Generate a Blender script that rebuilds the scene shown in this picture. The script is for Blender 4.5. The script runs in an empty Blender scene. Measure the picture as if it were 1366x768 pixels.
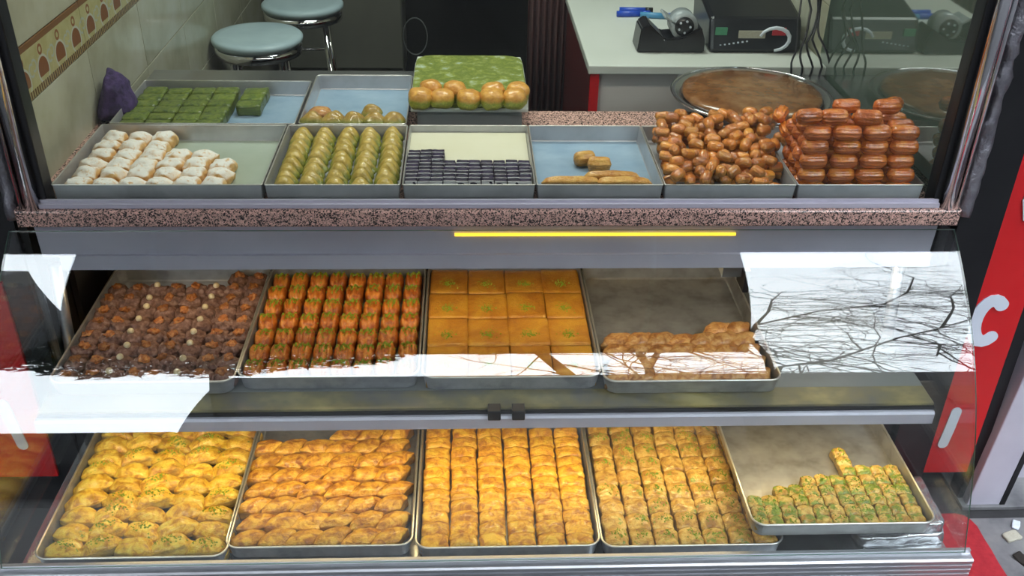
import bpy, bmesh, math, random
from mathutils import Vector, Matrix, noise
from mathutils.bvhtree import BVHTree
R = math.radians
PI = math.pi
S = bpy.context.scene
COL = S.collection
random.seed(7); noise.seed_set(5)

# ------------------------------------------------------------------ camera
CAM = Vector((0, -1.46, 1.85))
def cam_axes(p, y, r):
    f = Vector((math.sin(y)*math.cos(p), math.cos(y)*math.cos(p), -math.sin(p)))
    rt = Vector((math.cos(y), -math.sin(y), 0)); up = rt.cross(f)
    return rt*math.cos(r)+up*math.sin(r), -rt*math.sin(r)+up*math.cos(r), f
rt, up, fw = cam_axes(R(31.4), R(3.0), R(1.3))
cd = bpy.data.cameras.new('camera'); cam = bpy.data.objects.new('camera', cd); COL.objects.link(cam)
cd.sensor_width = 36; cd.lens = 1300/1366*36; cd.clip_start = .02; cd.clip_end = 300
cam.matrix_world = Matrix.Translation(CAM) @ Matrix((rt, up, -fw)).transposed().to_4x4()
S.camera = cam

# ------------------------------------------------------------------ sky, exposure
W = bpy.data.worlds.new('overcast_sky'); S.world = W; W.use_nodes = True
nt = W.node_tree; bg = nt.nodes['Background']
tc = nt.nodes.new('ShaderNodeTexCoord'); sp = nt.nodes.new('ShaderNodeSeparateXYZ'); rp = nt.nodes.new('ShaderNodeValToRGB')
nt.links.new(tc.outputs['Generated'], sp.inputs[0]); nt.links.new(sp.outputs['Z'], rp.inputs[0]); nt.links.new(rp.outputs[0], bg.inputs[0])
rp.color_ramp.elements[0].position = 0; rp.color_ramp.elements[0].color = (.80, .88, .95, 1)
rp.color_ramp.elements[1].position = .7; rp.color_ramp.elements[1].color = (.86, .93, 1.0, 1)
SKY = 11.0
bg.inputs[1].default_value = SKY
S.view_settings.view_transform = 'Standard'; S.view_settings.look = 'None'; S.view_settings.gamma = 1
S.view_settings.use_curve_mapping = False; S.view_settings.exposure = -0.1
S.cycles.transparent_max_bounces = 16; S.cycles.max_bounces = 8; S.cycles.caustics_reflective = False; S.cycles.caustics_refractive = False
S.cycles.sample_clamp_indirect = 6

# ------------------------------------------------------------------ lamps (strip lamps inside the case, two added fill lights in the shop)
def area(name, loc, sx, sy, power, col, rot=(0, 0, 0)):
    l = bpy.data.lights.new(name, 'AREA'); l.shape = 'RECTANGLE'; l.size = sx; l.size_y = sy; l.energy = power; l.color = col
    o = bpy.data.objects.new(name, l); o.location = loc; o.rotation_euler = rot; COL.objects.link(o); return o
area('canopy_strip_light', (.06, .515, .730), 1.9, .02, 2.0, (1, .76, .42), (R(10), 0, 0))
area('shelf_strip_light', (.06, .262, .464), 1.9, .02, 4.0, (1, .74, .36), (R(-6), 0, 0))
area('shop_fill_light', (.0, 1.6, 2.5), .9, .3, 24.0, (.92, 1, .93))  # added unseen fill, brightens the cashier counter and wall tiles
area('window_fill_light', (.06, .62, 1.90), 1.5, .04, 7.0, (1, .93, .82), (R(10), 0, 0))  # added unseen warm fill for the counter trays and beige panel

# ------------------------------------------------------------------ materials
def base_mat(name):
    m = bpy.data.materials.new(name); m.use_nodes = True; n = m.node_tree
    return m, n, n.nodes['Principled BSDF']
def N(n, t, **k):
    x = n.nodes.new(t)
    for a, v in k.items(): setattr(x, a, v)
    return x
def coords(n, scale=1, rnd=True, stretch=None):
    t = N(n, 'ShaderNodeTexCoord'); v = t.outputs['Object']
    if rnd:
        oi = N(n, 'ShaderNodeObjectInfo'); mu = N(n, 'ShaderNodeMath', operation='MULTIPLY'); mu.inputs[1].default_value = 37.0
        n.links.new(oi.outputs['Random'], mu.inputs[0])
        ad = N(n, 'ShaderNodeVectorMath', operation='ADD'); n.links.new(v, ad.inputs[0]); n.links.new(mu.outputs[0], ad.inputs[1]); v = ad.outputs[0]
    if stretch:
        mp = N(n, 'ShaderNodeMapping'); mp.inputs['Scale'].default_value = stretch; n.links.new(v, mp.inputs[0]); v = mp.outputs[0]
    return v
def noise_tex(n, v, scale, detail=4, rough=.6, dist=0):
    t = N(n, 'ShaderNodeTexNoise'); t.inputs['Scale'].default_value = scale; t.inputs['Detail'].default_value = detail
    t.inputs['Roughness'].default_value = rough; t.inputs['Distortion'].default_value = dist
    n.links.new(v, t.inputs['Vector']); return t.outputs['Fac']
def ramp(n, fac, stops):
    r = N(n, 'ShaderNodeValToRGB'); e = r.color_ramp.elements
    while len(e) < len(stops): e.new(.5)
    for i, (p, c) in enumerate(stops): e[i].position = p; e[i].color = (*c, 1)
    n.links.new(fac, r.inputs[0]); return r.outputs[0]
def mix(n, fac, a, b):
    m = N(n, 'ShaderNodeMix', data_type='RGBA')
    if isinstance(fac, float): m.inputs[0].default_value = fac
    else: n.links.new(fac, m.inputs[0])
    for s, x in ((6, a), (7, b)):
        if isinstance(x, tuple): m.inputs[s].default_value = (*x, 1)
        else: n.links.new(x, m.inputs[s])
    return m.outputs[2]
def step(n, fac, lo, hi):
    r = N(n, 'ShaderNodeMapRange'); r.inputs[1].default_value = lo; r.inputs[2].default_value = hi; n.links.new(fac, r.inputs[0]); return r.outputs[0]
def bumped(n, b, h, strength=.3, dist=.002):
    x = N(n, 'ShaderNodeBump'); x.inputs['Strength'].default_value = strength; x.inputs['Distance'].default_value = dist
    n.links.new(h, x.inputs['Height']); n.links.new(x.outputs[0], b.inputs['Normal'])
def vary(n, c, amt):
    if not amt: return c
    oi = N(n, 'ShaderNodeObjectInfo'); r = N(n, 'ShaderNodeMapRange'); r.inputs[3].default_value = 1-amt; r.inputs[4].default_value = 1+amt
    n.links.new(oi.outputs['Random'], r.inputs[0]); h = N(n, 'ShaderNodeHueSaturation'); n.links.new(r.outputs[0], h.inputs['Value']); n.links.new(c, h.inputs['Color'])
    return h.outputs[0]
def pmat(name, stops, scale=20, rough=.4, bump=.3, bscale=None, coat=0, metal=0, rnd=0., detail=4, stretch=None, dist=.002, spec=.5, per_object=True):
    m, n, b = base_mat(name); v = coords(n, rnd=per_object, stretch=stretch)
    if len(stops) == 1: stops = [(0, stops[0]), (1, stops[0])]
    elif not isinstance(stops[0][0], (int, float)) or len(stops[0]) == 3: stops = [(.3+.4*i/(len(stops)-1), c) for i, c in enumerate(stops)]
    f = noise_tex(n, v, scale, detail)
    n.links.new(vary(n, ramp(n, f, stops), rnd), b.inputs['Base Color'])
    b.inputs['Roughness'].default_value = rough; b.inputs['Metallic'].default_value = metal
    b.inputs['Coat Weight'].default_value = coat; b.inputs['Coat Roughness'].default_value = .12; b.inputs['Specular IOR Level'].default_value = spec
    if bump: bumped(n, b, noise_tex(n, v, bscale or scale*3, 5), bump, dist)
    return m
def phyllo(name, stops, side, green=0., scale=45, coat=.5, rnd=.12, wave=(0, 0, 0), gcol=(.19, .25, .015), rough=.42):
    """baked syrupy pastry: mottled golden top, paler layered sides, ground pistachio where the noise is high"""
    m, n, b = base_mat(name); v = coords(n)
    col = ramp(n, noise_tex(n, v, scale, 5, .65, .6), [(.37+.24*i/(len(stops)-1), c) for i, c in enumerate(stops)])
    fl = noise_tex(n, coords(n, stretch=(30, 30, 500)), 1, 3)
    sid = ramp(n, fl, [(.35, tuple(c*.55 for c in side)), (.6, side)])
    g = N(n, 'ShaderNodeNewGeometry'); s = N(n, 'ShaderNodeSeparateXYZ'); n.links.new(g.outputs['Normal'], s.inputs[0])
    col = mix(n, step(n, s.outputs['Z'], .12, .45), sid, col)
    if green:
        gm = step(n, noise_tex(n, v, 34, 6, .7), 1-green, 1-green+.06)
        gg = N(n, 'ShaderNodeMath', operation='MULTIPLY'); n.links.new(gm, gg.inputs[0]); n.links.new(step(n, s.outputs['Z'], .3, .6), gg.inputs[1])
        gc = ramp(n, noise_tex(n, v, 300, 3), [(.3, tuple(c*.6 for c in gcol)), (.7, tuple(min(1, c*1.5) for c in gcol))])
        col = mix(n, gg.outputs[0], col, gc)
    n.links.new(vary(n, col, rnd), b.inputs['Base Color'])
    b.inputs['Roughness'].default_value = rough; b.inputs['Coat Weight'].default_value = coat; b.inputs['Coat Roughness'].default_value = .15
    b.inputs['Subsurface Weight'].default_value = 0
    h = N(n, 'ShaderNodeMath', operation='ADD'); n.links.new(noise_tex(n, v, 130, 4, .7), h.inputs[0])
    n.links.new(noise_tex(n, coords(n, stretch=(40, 160, 100)), 1.5, 3, .6, 1.0), h.inputs[1])
    bumped(n, b, h.outputs[0], .8, .004)
    return m
def glass_mat(name, tint=(.965, .985, .975), ior0=.064, extra=0.):
    m = bpy.data.materials.new(name); m.use_nodes = True; n = m.node_tree; n.nodes.clear()
    out = N(n, 'ShaderNodeOutputMaterial'); tr = N(n, 'ShaderNodeBsdfTransparent'); tr.inputs[0].default_value = (*tint, 1)
    gl = N(n, 'ShaderNodeBsdfGlossy'); gl.inputs['Roughness'].default_value = 0.0
    lw = N(n, 'ShaderNodeLayerWeight'); lw.inputs[0].default_value = .5
    p = N(n, 'ShaderNodeMath', operation='POWER'); p.inputs[1].default_value = 5; n.links.new(lw.outputs['Facing'], p.inputs[0])
    ma = N(n, 'ShaderNodeMath', operation='MULTIPLY_ADD'); ma.inputs[1].default_value = 1-ior0; ma.inputs[2].default_value = ior0+extra
    n.links.new(p.outputs[0], ma.inputs[0]); mx = N(n, 'ShaderNodeMixShader')
    n.links.new(ma.outputs[0], mx.inputs[0]); n.links.new(tr.outputs[0], mx.inputs[1]); n.links.new(gl.outputs[0], mx.inputs[2]); n.links.new(mx.outputs[0], out.inputs[0])
    return m
def emit(name, c, s):
    m = bpy.data.materials.new(name); m.use_nodes = True; n = m.node_tree; n.nodes.clear()
    out = N(n, 'ShaderNodeOutputMaterial'); e = N(n, 'ShaderNodeEmission'); e.inputs[0].default_value = (*c, 1); e.inputs[1].default_value = s
    n.links.new(e.outputs[0], out.inputs[0]); return m

M = {}
M['alu'] = pmat('brushed_aluminium', [(.50, .51, .55), (.60, .61, .65)], 14, .36, .05, metal=.85, per_object=False, stretch=(1, 8, 8))
M['alu_mat'] = pmat('matt_aluminium_strip', [(.50, .48, .57), (.58, .56, .65)], 6, .42, .04, metal=.1)
M['tray'] = pmat('worn_tin_tray', [(.32, .33, .37), (.44, .45, .50), (.54, .55, .60)], 22, .38, .12, 160, metal=.65, rnd=.06)
M['tray_used'] = pmat('greasy_tin_tray', [(.28, .27, .25), (.40, .39, .38), (.48, .47, .46)], 18, .36, .15, 120, metal=.6, rnd=.05)
M['tray_top'] = pmat('bright_tin_tray', [(.42, .42, .44), (.54, .54, .57), (.62, .62, .65)], 9, .33, .08, 100, metal=.55, rnd=.05)
M['rim'] = pmat('worn_steel_rim', [(.66, .64, .60), (.80, .78, .74)], 30, .3, .05, metal=.8)
M['chrome'] = pmat('polished_chrome', [(.72, .72, .76), (.84, .84, .88)], 10, .08, 0, metal=1)
M['steel'] = pmat('stainless_sheet', [(.45, .46, .48), (.55, .56, .58)], 6, .22, .05, metal=.9)
M['black'] = pmat('black_paint', [(.006, .006, .008), (.012, .012, .014)], 6, .35, .05)
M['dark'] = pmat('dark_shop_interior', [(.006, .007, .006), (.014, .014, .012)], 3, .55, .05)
M['glass'] = glass_mat('clear_glass')
M['glass_win'] = glass_mat('window_glass', (.95, .975, .955), .022)
M['gedge'] = pmat('green_glass_edge', [(.10, .20, .17), (.25, .38, .34)], 8, .12, 0)
M['side_mirror'], n_, b_ = base_mat('smoked_green_mirror')
b_.inputs['Base Color'].default_value = (.10, .14, .11, 1); b_.inputs['Metallic'].default_value = .0; b_.inputs['Roughness'].default_value = .03
b_.inputs['Specular IOR Level'].default_value = 1.0; b_.inputs['IOR'].default_value = 2.6
M['red'] = pmat('glossy_red_sign', [(.56, .012, .016), (.66, .02, .022)], 3, .25, .02, per_object=False)
M['letter'] = pmat('white_vinyl_letter', [(.66, .72, .82), (.70, .76, .86)], 5, .4, 0)
M['darkred'] = pmat('dark_red_panel', [(.10, .012, .012), (.14, .018, .016)], 8, .3, .04)
M['awn'] = pmat('dark_red_awning_cloth', [(.10, .012, .012), (.16, .02, .02)], 5, .8, .05)
M['white'] = pmat('white_laminate', [(.60, .63, .58), (.68, .70, .66)], 4, .4, .02)
M['beige'] = pmat('beige_panel', [(.60, .55, .52), (.68, .63, .60)], 4, .5, .03)
M['seat'] = pmat('pale_blue_vinyl', [(.42, .55, .62), (.52, .66, .72)], 8, .35, .04)
M['tile'] = pmat('beige_marbled_tile', [(.36, .35, .25), (.46, .45, .34), (.52, .51, .42)], 5, .16, .03, 20, rnd=.04)
M['grout'] = pmat('grey_grout', [(.16, .15, .11), (.20, .19, .15)], 40, .9, .1)
M['grey_paint'] = pmat('grey_painted_steel', [(.17, .18, .18), (.20, .21, .21)], 4, .35, .03)
M['fridge'] = pmat('dull_grey_fridge', [(.13, .13, .11), (.17, .17, .14)], 3, .4, .03)
M['wood'] = pmat('dark_brown_curtain', [(.18, .09, .085), (.28, .15, .14)], 3, .7, .1, stretch=(30, 1, 1))
M['purple'] = pmat('violet_knit_cloth', [(.02, .012, .05), (.09, .05, .18)], 60, .9, .8, 160)
M['led'] = emit('yellow_led_strip', (1, .62, .05), 2.2)
M['foil'] = pmat('crumpled_foil', [(.55, .55, .58), (.75, .75, .78)], 20, .22, .8, 45, metal=.9, dist=.006)
M['road'] = pmat('wet_dark_asphalt', [(.018, .018, .02), (.035, .035, .037)], 9, .6, .3, 60, per_object=False)
M['wrap'] = pmat('dull_crumpled_wrap', [(.22, .21, .24), (.40, .39, .43)], 30, .3, .9, 60, metal=.8, dist=.006)
M['asphalt'] = pmat('grey_paving', [(.10, .10, .11), (.17, .17, .18), (.22, .22, .22)], 9, .7, .4, 60, per_object=False)
M['facade'] = pmat('grey_street_facade', [(.025, .025, .028), (.04, .04, .043)], .6, .8, .05, per_object=False)
M['bark'] = pmat('dark_bark', [(.012, .010, .009), (.028, .022, .018)], 5, .9, .5)
M['leaf'] = pmat('dark_green_leaves', [(.012, .03, .01), (.03, .06, .02)], 3, .6, 0)
M['redcloth'] = pmat('red_carpet', [(.30, .01, .02), (.42, .02, .03)], 50, .95, .7, 200)
M['yellow_sheen'] = pmat('grey_with_yellow_reflection', [(.12, .12, .13), (.20, .17, .09), (.38, .31, .13)], 7, .3, .05, per_object=False)  # yellow reflection on the shelf front, painted into its grey
M['plastic'] = pmat('black_plastic', [(.010, .011, .014), (.018, .02, .024)], 9, .3, .03)
M['clear'] = pmat('cloudy_plastic', [(.30, .34, .36), (.42, .46, .48)], 30, .2, .1)
M['blue'] = pmat('blue_plastic', [(.01, .05, .42), (.02, .09, .55)], 5, .3, 0)
M['lblue'] = pmat('light_blue_plastic', [(.05, .22, .42), (.08, .28, .5)], 5, .3, 0)
M['paper'] = pmat('pale_label', [(.40, .38, .30), (.48, .46, .38)], 200, .6, 0)
M['glabel'] = pmat('green_label', [(.06, .25, .14), (.09, .3, .18)], 50, .5, 0)
M['rlabel'] = pmat('red_label', [(.6, .03, .05), (.7, .05, .07)], 50, .5, 0)
M['parch'] = pmat('cream_paper_lining', [(.66, .63, .46), (.72, .69, .54)], 8, .5, .1)
M['bluepaper'] = pmat('pale_blue_paper', [(.22, .33, .46), (.34, .46, .58)], 12, .35, .2, 60)
M['greenpaper'] = pmat('pale_green_grease_lining', [(.36, .42, .33), (.44, .50, .42)], 9, .3, .1, 60)

# granite
def granite(name, a, b_, c, scale):
    m, n, b = base_mat(name); v = coords(n, rnd=False)
    vo = N(n, 'ShaderNodeTexVoronoi'); vo.inputs['Scale'].default_value = scale; n.links.new(v, vo.inputs['Vector'])
    s = N(n, 'ShaderNodeSeparateColor'); n.links.new(vo.outputs['Color'], s.inputs[0])
    c1 = ramp(n, s.outputs[0], [(0, c), (.26, c), (.30, b_), (.5, a), (.75, tuple(min(1, x*1.35) for x in a)), (1, b_)])
    c1 = mix(n, step(n, noise_tex(n, v, scale*.45, 4), .56, .62), c1, tuple(x*.8 for x in c))
    n.links.new(c1, b.inputs['Base Color']); b.inputs['Roughness'].default_value = .2
    return m
M['granite'] = granite('pink_speckled_granite', (.62, .38, .32), (.42, .27, .23), (.05, .04, .04), 420)

# ceramic border with scrolls (flat print on the tile)
def border_mat():
    m, n, b = base_mat('scroll_pattern_tile')
    t = N(n, 'ShaderNodeTexCoord'); sx = N(n, 'ShaderNodeSeparateXYZ'); n.links.new(t.outputs['Object'], sx.inputs[0])
    def mth(op, a, c=None, d=None):
        x = N(n, 'ShaderNodeMath', operation=op)
        for i, q in enumerate((a, c, d)):
            if q is None: continue
            if isinstance(q, (int, float)): x.inputs[i].default_value = q
            else: n.links.new(q, x.inputs[i])
        return x.outputs[0]
    u = mth('FLOORED_MODULO', sx.outputs['Y'], .105); u = mth('SUBTRACT', u, .0525)
    z = sx.outputs['Z']
    def ring(cx, cz, r, w):
        dx = mth('SUBTRACT', u, cx); dz = mth('SUBTRACT', z, cz)
        d = mth('SQRT', mth('ADD', mth('MULTIPLY', dx, dx), mth('MULTIPLY', dz, dz)))
        return mth('LESS_THAN', mth('ABSOLUTE', mth('SUBTRACT', d, r)), w), mth('LESS_THAN', d, r)
    ri, din = ring(0, -.018, .030, .0028)
    r2, _ = ring(.045, -.002, .013, .0025); r3, _ = ring(-.045, .004, .012, .0025); r4, _ = ring(.0, .026, .009, .003)
    base = ramp(n, noise_tex(n, t.outputs['Object'], 30), [(.3, (.40, .36, .16)), (.7, (.50, .46, .24))])
    inner = mth('MULTIPLY', din, mth('GREATER_THAN', z, -.03))
    col = mix(n, inner, base, (.22, .09, .035))
    col = mix(n, ri, col, (.50, .50, .40)); col = mix(n, r2, col, (.42, .44, .36)); col = mix(n, r3, col, (.42, .44, .36)); col = mix(n, r4, col, (.25, .11, .05))
    lo = mth('LESS_THAN', z, -.040); lo2 = mth('GREATER_THAN', z, .044)
    chk = mth('LESS_THAN', mth('FLOORED_MODULO', sx.outputs['Y'], .012), .006)
    edge = mix(n, chk, (.10, .045, .02), (.34, .26, .12))
    col = mix(n, lo, col, edge); col = mix(n, lo2, col, (.20, .10, .04))
    n.links.new(col, b.inputs['Base Color']); b.inputs['Roughness'].default_value = .2
    return m
M['border'] = border_mat()

# ------------------------------------------------------------------ mesh helpers
def mesh(name, verts, faces, m=None, smooth=False):
    me = bpy.data.meshes.new(name); me.from_pydata([tuple(v) for v in verts], [], faces); me.update()
    if smooth:
        for p in me.polygons: p.use_smooth = True
    if m: me.materials.append(m if not isinstance(m, str) else M[m])
    return me
def from_bm(name, bm, m, smooth=False):
    me = bpy.data.meshes.new(name); bm.to_mesh(me); bm.free()
    if smooth:
        for p in me.polygons: p.use_smooth = True
    me.materials.append(M[m] if isinstance(m, str) else m); return me
def box(bm, x0, x1, y0, y1, z0, z1, bev=0):
    r = bmesh.ops.create_cube(bm, size=1)['verts']
    for v in r:
        v.co = Vector((x0+(v.co.x+.5)*(x1-x0), y0+(v.co.y+.5)*(y1-y0), z0+(v.co.z+.5)*(z1-z0)))
    if bev:
        es = list({e for v in r for e in v.link_edges})
        bmesh.ops.bevel(bm, geom=es, offset=bev, segments=2, affect='EDGES', profile=.5)
def boxmesh(name, x0, x1, y0, y1, z0, z1, m, bev=0):
    bm = bmesh.new(); box(bm, x0, x1, y0, y1, z0, z1, bev); return from_bm(name, bm, m)
def add(name, me, parent=None, loc=(0, 0, 0), rot=(0, 0, 0), label=None, cat=None, group=None, kind=None, scale=None):
    o = bpy.data.objects.new(name, me); COL.objects.link(o); o.location = loc; o.rotation_euler = rot
    if scale: o.scale = scale
    if parent: o.parent = parent
    for k, v in (('label', label), ('category', cat), ('group', group), ('kind', kind)):
        if v: o[k] = v
    return o
def empty(name, loc=(0, 0, 0), rot=(0, 0, 0), **k): return add(name, None, None, loc, rot, **k)
def B(name, x0, x1, y0, y1, z0, z1, m, parent=None, bev=0, **k): return add(name, boxmesh(name, x0, x1, y0, y1, z0, z1, m, bev), parent, **k)
def lathe(name, prof, m, seg=40, smooth=True):
    vs, fs = [], []
    for (r, z) in prof:
        for i in range(seg): a = 2*PI*i/seg; vs.append((r*math.cos(a), r*math.sin(a), z))
    for j in range(len(prof)-1):
        for i in range(seg): fs.append((j*seg+i, j*seg+(i+1) % seg, (j+1)*seg+(i+1) % seg, (j+1)*seg+i))
    fs.append(tuple(range(seg))[::-1]); fs.append(tuple((len(prof)-1)*seg+i for i in range(seg)))
    return mesh(name, vs, fs, m, smooth)
def tube(name, pts, rad, m, seg=10, closed=False):
    pts = [Vector(p) for p in pts]; vs, fs = [], []; n = len(pts)
    rads = rad if isinstance(rad, (list, tuple)) else [rad]*n
    prev = None
    for i, p in enumerate(pts):
        t = (pts[(i+1) % n]-pts[i-1]) if closed else (pts[min(i+1, n-1)]-pts[max(i-1, 0)])
        t.normalize()
        if prev is None:
            a = Vector((0, 0, 1)) if abs(t.z) < .9 else Vector((1, 0, 0))
            u = t.cross(a).normalized()
        else: u = (prev-t*prev.dot(t)).normalized()
        prev = u; w = t.cross(u)
        for k in range(seg): a = 2*PI*k/seg; vs.append(p+(u*math.cos(a)+w*math.sin(a))*rads[i])
    for i in range(n if closed else n-1):
        j = (i+1) % n
        for k in range(seg): fs.append((i*seg+k, i*seg+(k+1) % seg, j*seg+(k+1) % seg, j*seg+k))
    if not closed: fs.append(tuple(range(seg))[::-1]); fs.append(tuple((n-1)*seg+k for k in range(seg)))
    return mesh(name, vs, fs, m, True)
def extrude_x(name, prof, x0, x1, m, smooth=False, cap=True):
    k = len(prof); vs = [(x0, y, z) for y, z in prof]+[(x1, y, z) for y, z in prof]
    fs = [(i, (i+1) % k, k+(i+1) % k, k+i) for i in range(k)]
    if cap: fs += [tuple(range(k))[::-1], tuple(range(k, 2*k))]
    return mesh(name, vs, fs, m, smooth)
def fixn(me):
    bm = bmesh.new(); bm.from_mesh(me); bmesh.ops.recalc_face_normals(bm, faces=bm.faces); bm.to_mesh(me); bm.free(); return me

_cube = {}
def cube_grid(n):
    if n in _cube: return _cube[n]
    idx, vs, fs = {}, [], []
    def vid(p):
        if p not in idx: idx[p] = len(vs); vs.append(Vector([2*c/n-1 for c in p]))
        return idx[p]
    for ax in range(3):
        for s in (0, n):
            for i in range(n):
                for j in range(n):
                    q = []
                    for di, dj in ((0, 0), (1, 0), (1, 1), (0, 1)):
                        p = [0, 0, 0]; p[ax] = s; p[(ax+1) % 3] = i+di; p[(ax+2) % 3] = j+dj; q.append(vid(tuple(p)))
                    fs.append(tuple(q) if s else tuple(q[::-1]))
    _cube[n] = (vs, fs); return _cube[n]
def blob(name, w, d, h, m, r=.5, n=7, deform=None, amp=.0, freq=60, seed=0):
    """rounded block w x d x h standing on z=0; deform(u,v,t) -> (dx,dy,scale_z) with u,v,t in -1..1; surface noise amp"""
    vs, fs = cube_grid(n); out = []
    off = Vector((seed*7.3, seed*3.1, seed*1.7))
    for c in vs:
        q = Vector([max(-(1-r), min(1-r, x)) for x in c]); e = c-q
        p = q+(e.normalized()*r*max(abs(x) for x in e)/r if e.length > 1e-6 else e)
        x, y, z = p.x*w/2, p.y*d/2, (p.z+1)*h/2
        if deform: x, y, z = deform(p.x, p.y, p.z, x, y, z)
        o = Vector((x, y, z))
        if amp:
            g = noise.noise_vector(o*freq+off); o += g*amp
        out.append(o)
    return fixn(mesh(name, out, fs, m, True))
def crumbs(name, host, spots, m, size=.0022, seed=0):
    """little crushed crumbs lying on the upper face of the host mesh"""
    rd = random.Random(seed); bm = bmesh.new(); bm.from_mesh(host); tree = BVHTree.FromBMesh(bm); bm.free()
    vs, fs = [], []
    for x, y in spots:
        hit = tree.ray_cast(Vector((x, y, 1)), Vector((0, 0, -1)))
        if hit[0] is None: continue
        s = size*rd.uniform(.6, 1.5); b = len(vs); c = hit[0]+Vector((0, 0, s*.25)); a0 = rd.uniform(0, 6)
        for k in range(3): vs.append(c+Vector((math.cos(a0+k*2.1)*s, math.sin(a0+k*2.1)*s, -s*.3)))
        vs.append(c+Vector((0, 0, s*.8)))
        fs += [(b, b+1, b+3), (b+1, b+2, b+3), (b+2, b, b+3), (b, b+2, b+1)]
    return mesh(name, vs, fs, m)
def spots(n, cx, cy, sx, sy, seed):
    rd = random.Random(seed); return [(rd.gauss(cx, sx), rd.gauss(cy, sy)) for _ in range(n)]

ORD = 'first second third fourth fifth sixth seventh eighth ninth tenth eleventh twelfth thirteenth fourteenth fifteenth'.split()
def place(rows, cols): return f'{ORD[rows]} row from front, {ORD[cols]} from left'

# ------------------------------------------------------------------ setting
def struct(name, me, **k): return add(name, me, kind='structure', **k)
struct('ground', boxmesh('ground', -16, 24, -18, .62, -.05, 0, 'road'))
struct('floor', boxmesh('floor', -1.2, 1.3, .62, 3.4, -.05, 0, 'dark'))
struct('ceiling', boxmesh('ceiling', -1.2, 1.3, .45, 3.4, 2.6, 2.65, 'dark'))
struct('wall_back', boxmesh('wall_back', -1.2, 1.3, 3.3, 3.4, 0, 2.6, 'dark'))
def side_wall(name, x0, x1):
    bm = bmesh.new(); box(bm, x0, x1, .82, 3.3, 0, 2.6); box(bm, x0, x1, .60, .82, .907, 2.6); return struct(name, from_bm(name, bm, 'grout'))
wl = side_wall('wall_left', -1.03, -.934); wr = side_wall('wall_right', 1.045, 1.1)
# the tiles of both side walls, one object each
zrows = [(.50, .70), (.70, .90), (.90, 1.085), (1.202, 1.42), (1.42, 1.64)]
g = .0015
def tile_mesh(L, H, m): 
    bm = bmesh.new(); box(bm, 0, .006, g, L-g, g, H-g, .0012); return from_bm('tile', bm, m)
tm = {}
for z0, z1 in zrows:
    for k in range(7):
        y0 = .50+.42*(k-1) + (.0 if z0 != 1.202 else 0); y1 = y0+.42
        if y0 < .47: y0 = .48
        if z0 < .9:
            if y1 < 1.0:
                if k < 1 or y1 < .9: continue
                y0 = .83
        if y1 > 3.3: continue
        key = (round(y1-y0, 3), round(z1-z0, 3))
        if key not in tm: tm[key] = tile_mesh(*key, 'tile')
        add('tile', tm[key], wl, (-.936, y0, z0))
def border_tile(L):
    bm = bmesh.new(); box(bm, 0, .007, g, L-g, -.0575, .0575, .0012); return from_bm('border_tile', bm, 'border')
bt = border_tile(.42)
for k in range(6): add('border_tile', bt, wl, (-.936, .50+.42*(k-0)-.0, 1.1435))
add('border_tile', border_tile(.02), wl, (-.936, .478, 1.1435))
for z0, z1 in [(.60, .85), (.85, 1.10), (1.10, 1.35), (1.35, 1.6)]:
    for k in range(12):
        y0 = .48+.165*k
        if z0 < .84 and y0 < .8: continue
        if abs(z0-.85) < .01 and y0 < .98: continue
        key = ('r', round(z1-z0, 3))
        if key not in tm: tm[key] = tile_mesh(.165, z1-z0, 'tile')
        add('tile', tm[key], wr, (1.039, y0, z0))
# facade around the shop window, black
struct('wall_front', boxmesh('wall_front', -16, -.965, .47, .60, 0, 4.6, 'black'))
struct('trim_left', boxmesh('trim_left', -1.3, -.972, .60, .82, 0, .90, 'black'))
struct('trim_right', boxmesh('trim_right', 1.105, 20, .60, .72, 0, 4.6, 'black'))
struct('trim_top', boxmesh('trim_top', -.965, 1.105, .47, .60, 1.95, 4.6, 'black'))

struct('trim_overhang', boxmesh('trim_overhang', -2.6, 3.4, -.26, .47, 3.6, 4.3, 'facade'))
# awning over the pavement
aw = empty('awning', (-.25, .45, 3.5), label='dark red sloped cloth awning over the whole display window', cat='awning')
yz = [(.44, 3.52), (-1.42, 2.31)]
vs = []
for x in (-1.5, 1.50): vs += [(x, yz[0][0]-.45, 0.02), (x, yz[1][0]-.45, yz[1][1]-3.5), (x, yz[1][0]-.45, yz[1][1]-3.485), (x, yz[0][0]-.45, .04)]
add('awning_cloth', mesh('awning_cloth', vs, [(0, 1, 5, 4), (3, 7, 6, 2), (1, 2, 6, 5), (0, 4, 7, 3), (0, 3, 2, 1), (4, 5, 6, 7)], 'awn'), aw)
B('front_bar', -1.5, 1.5, -1.89, -1.865, -1.21, -1.18, 'grey_paint', aw)
for x in (-1.0, 1.0): add('awning_arm', tube('awning_arm', [(x, 0, -.75), (x, -1.86, -1.2)], .012, 'grey_paint'), aw)

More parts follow.
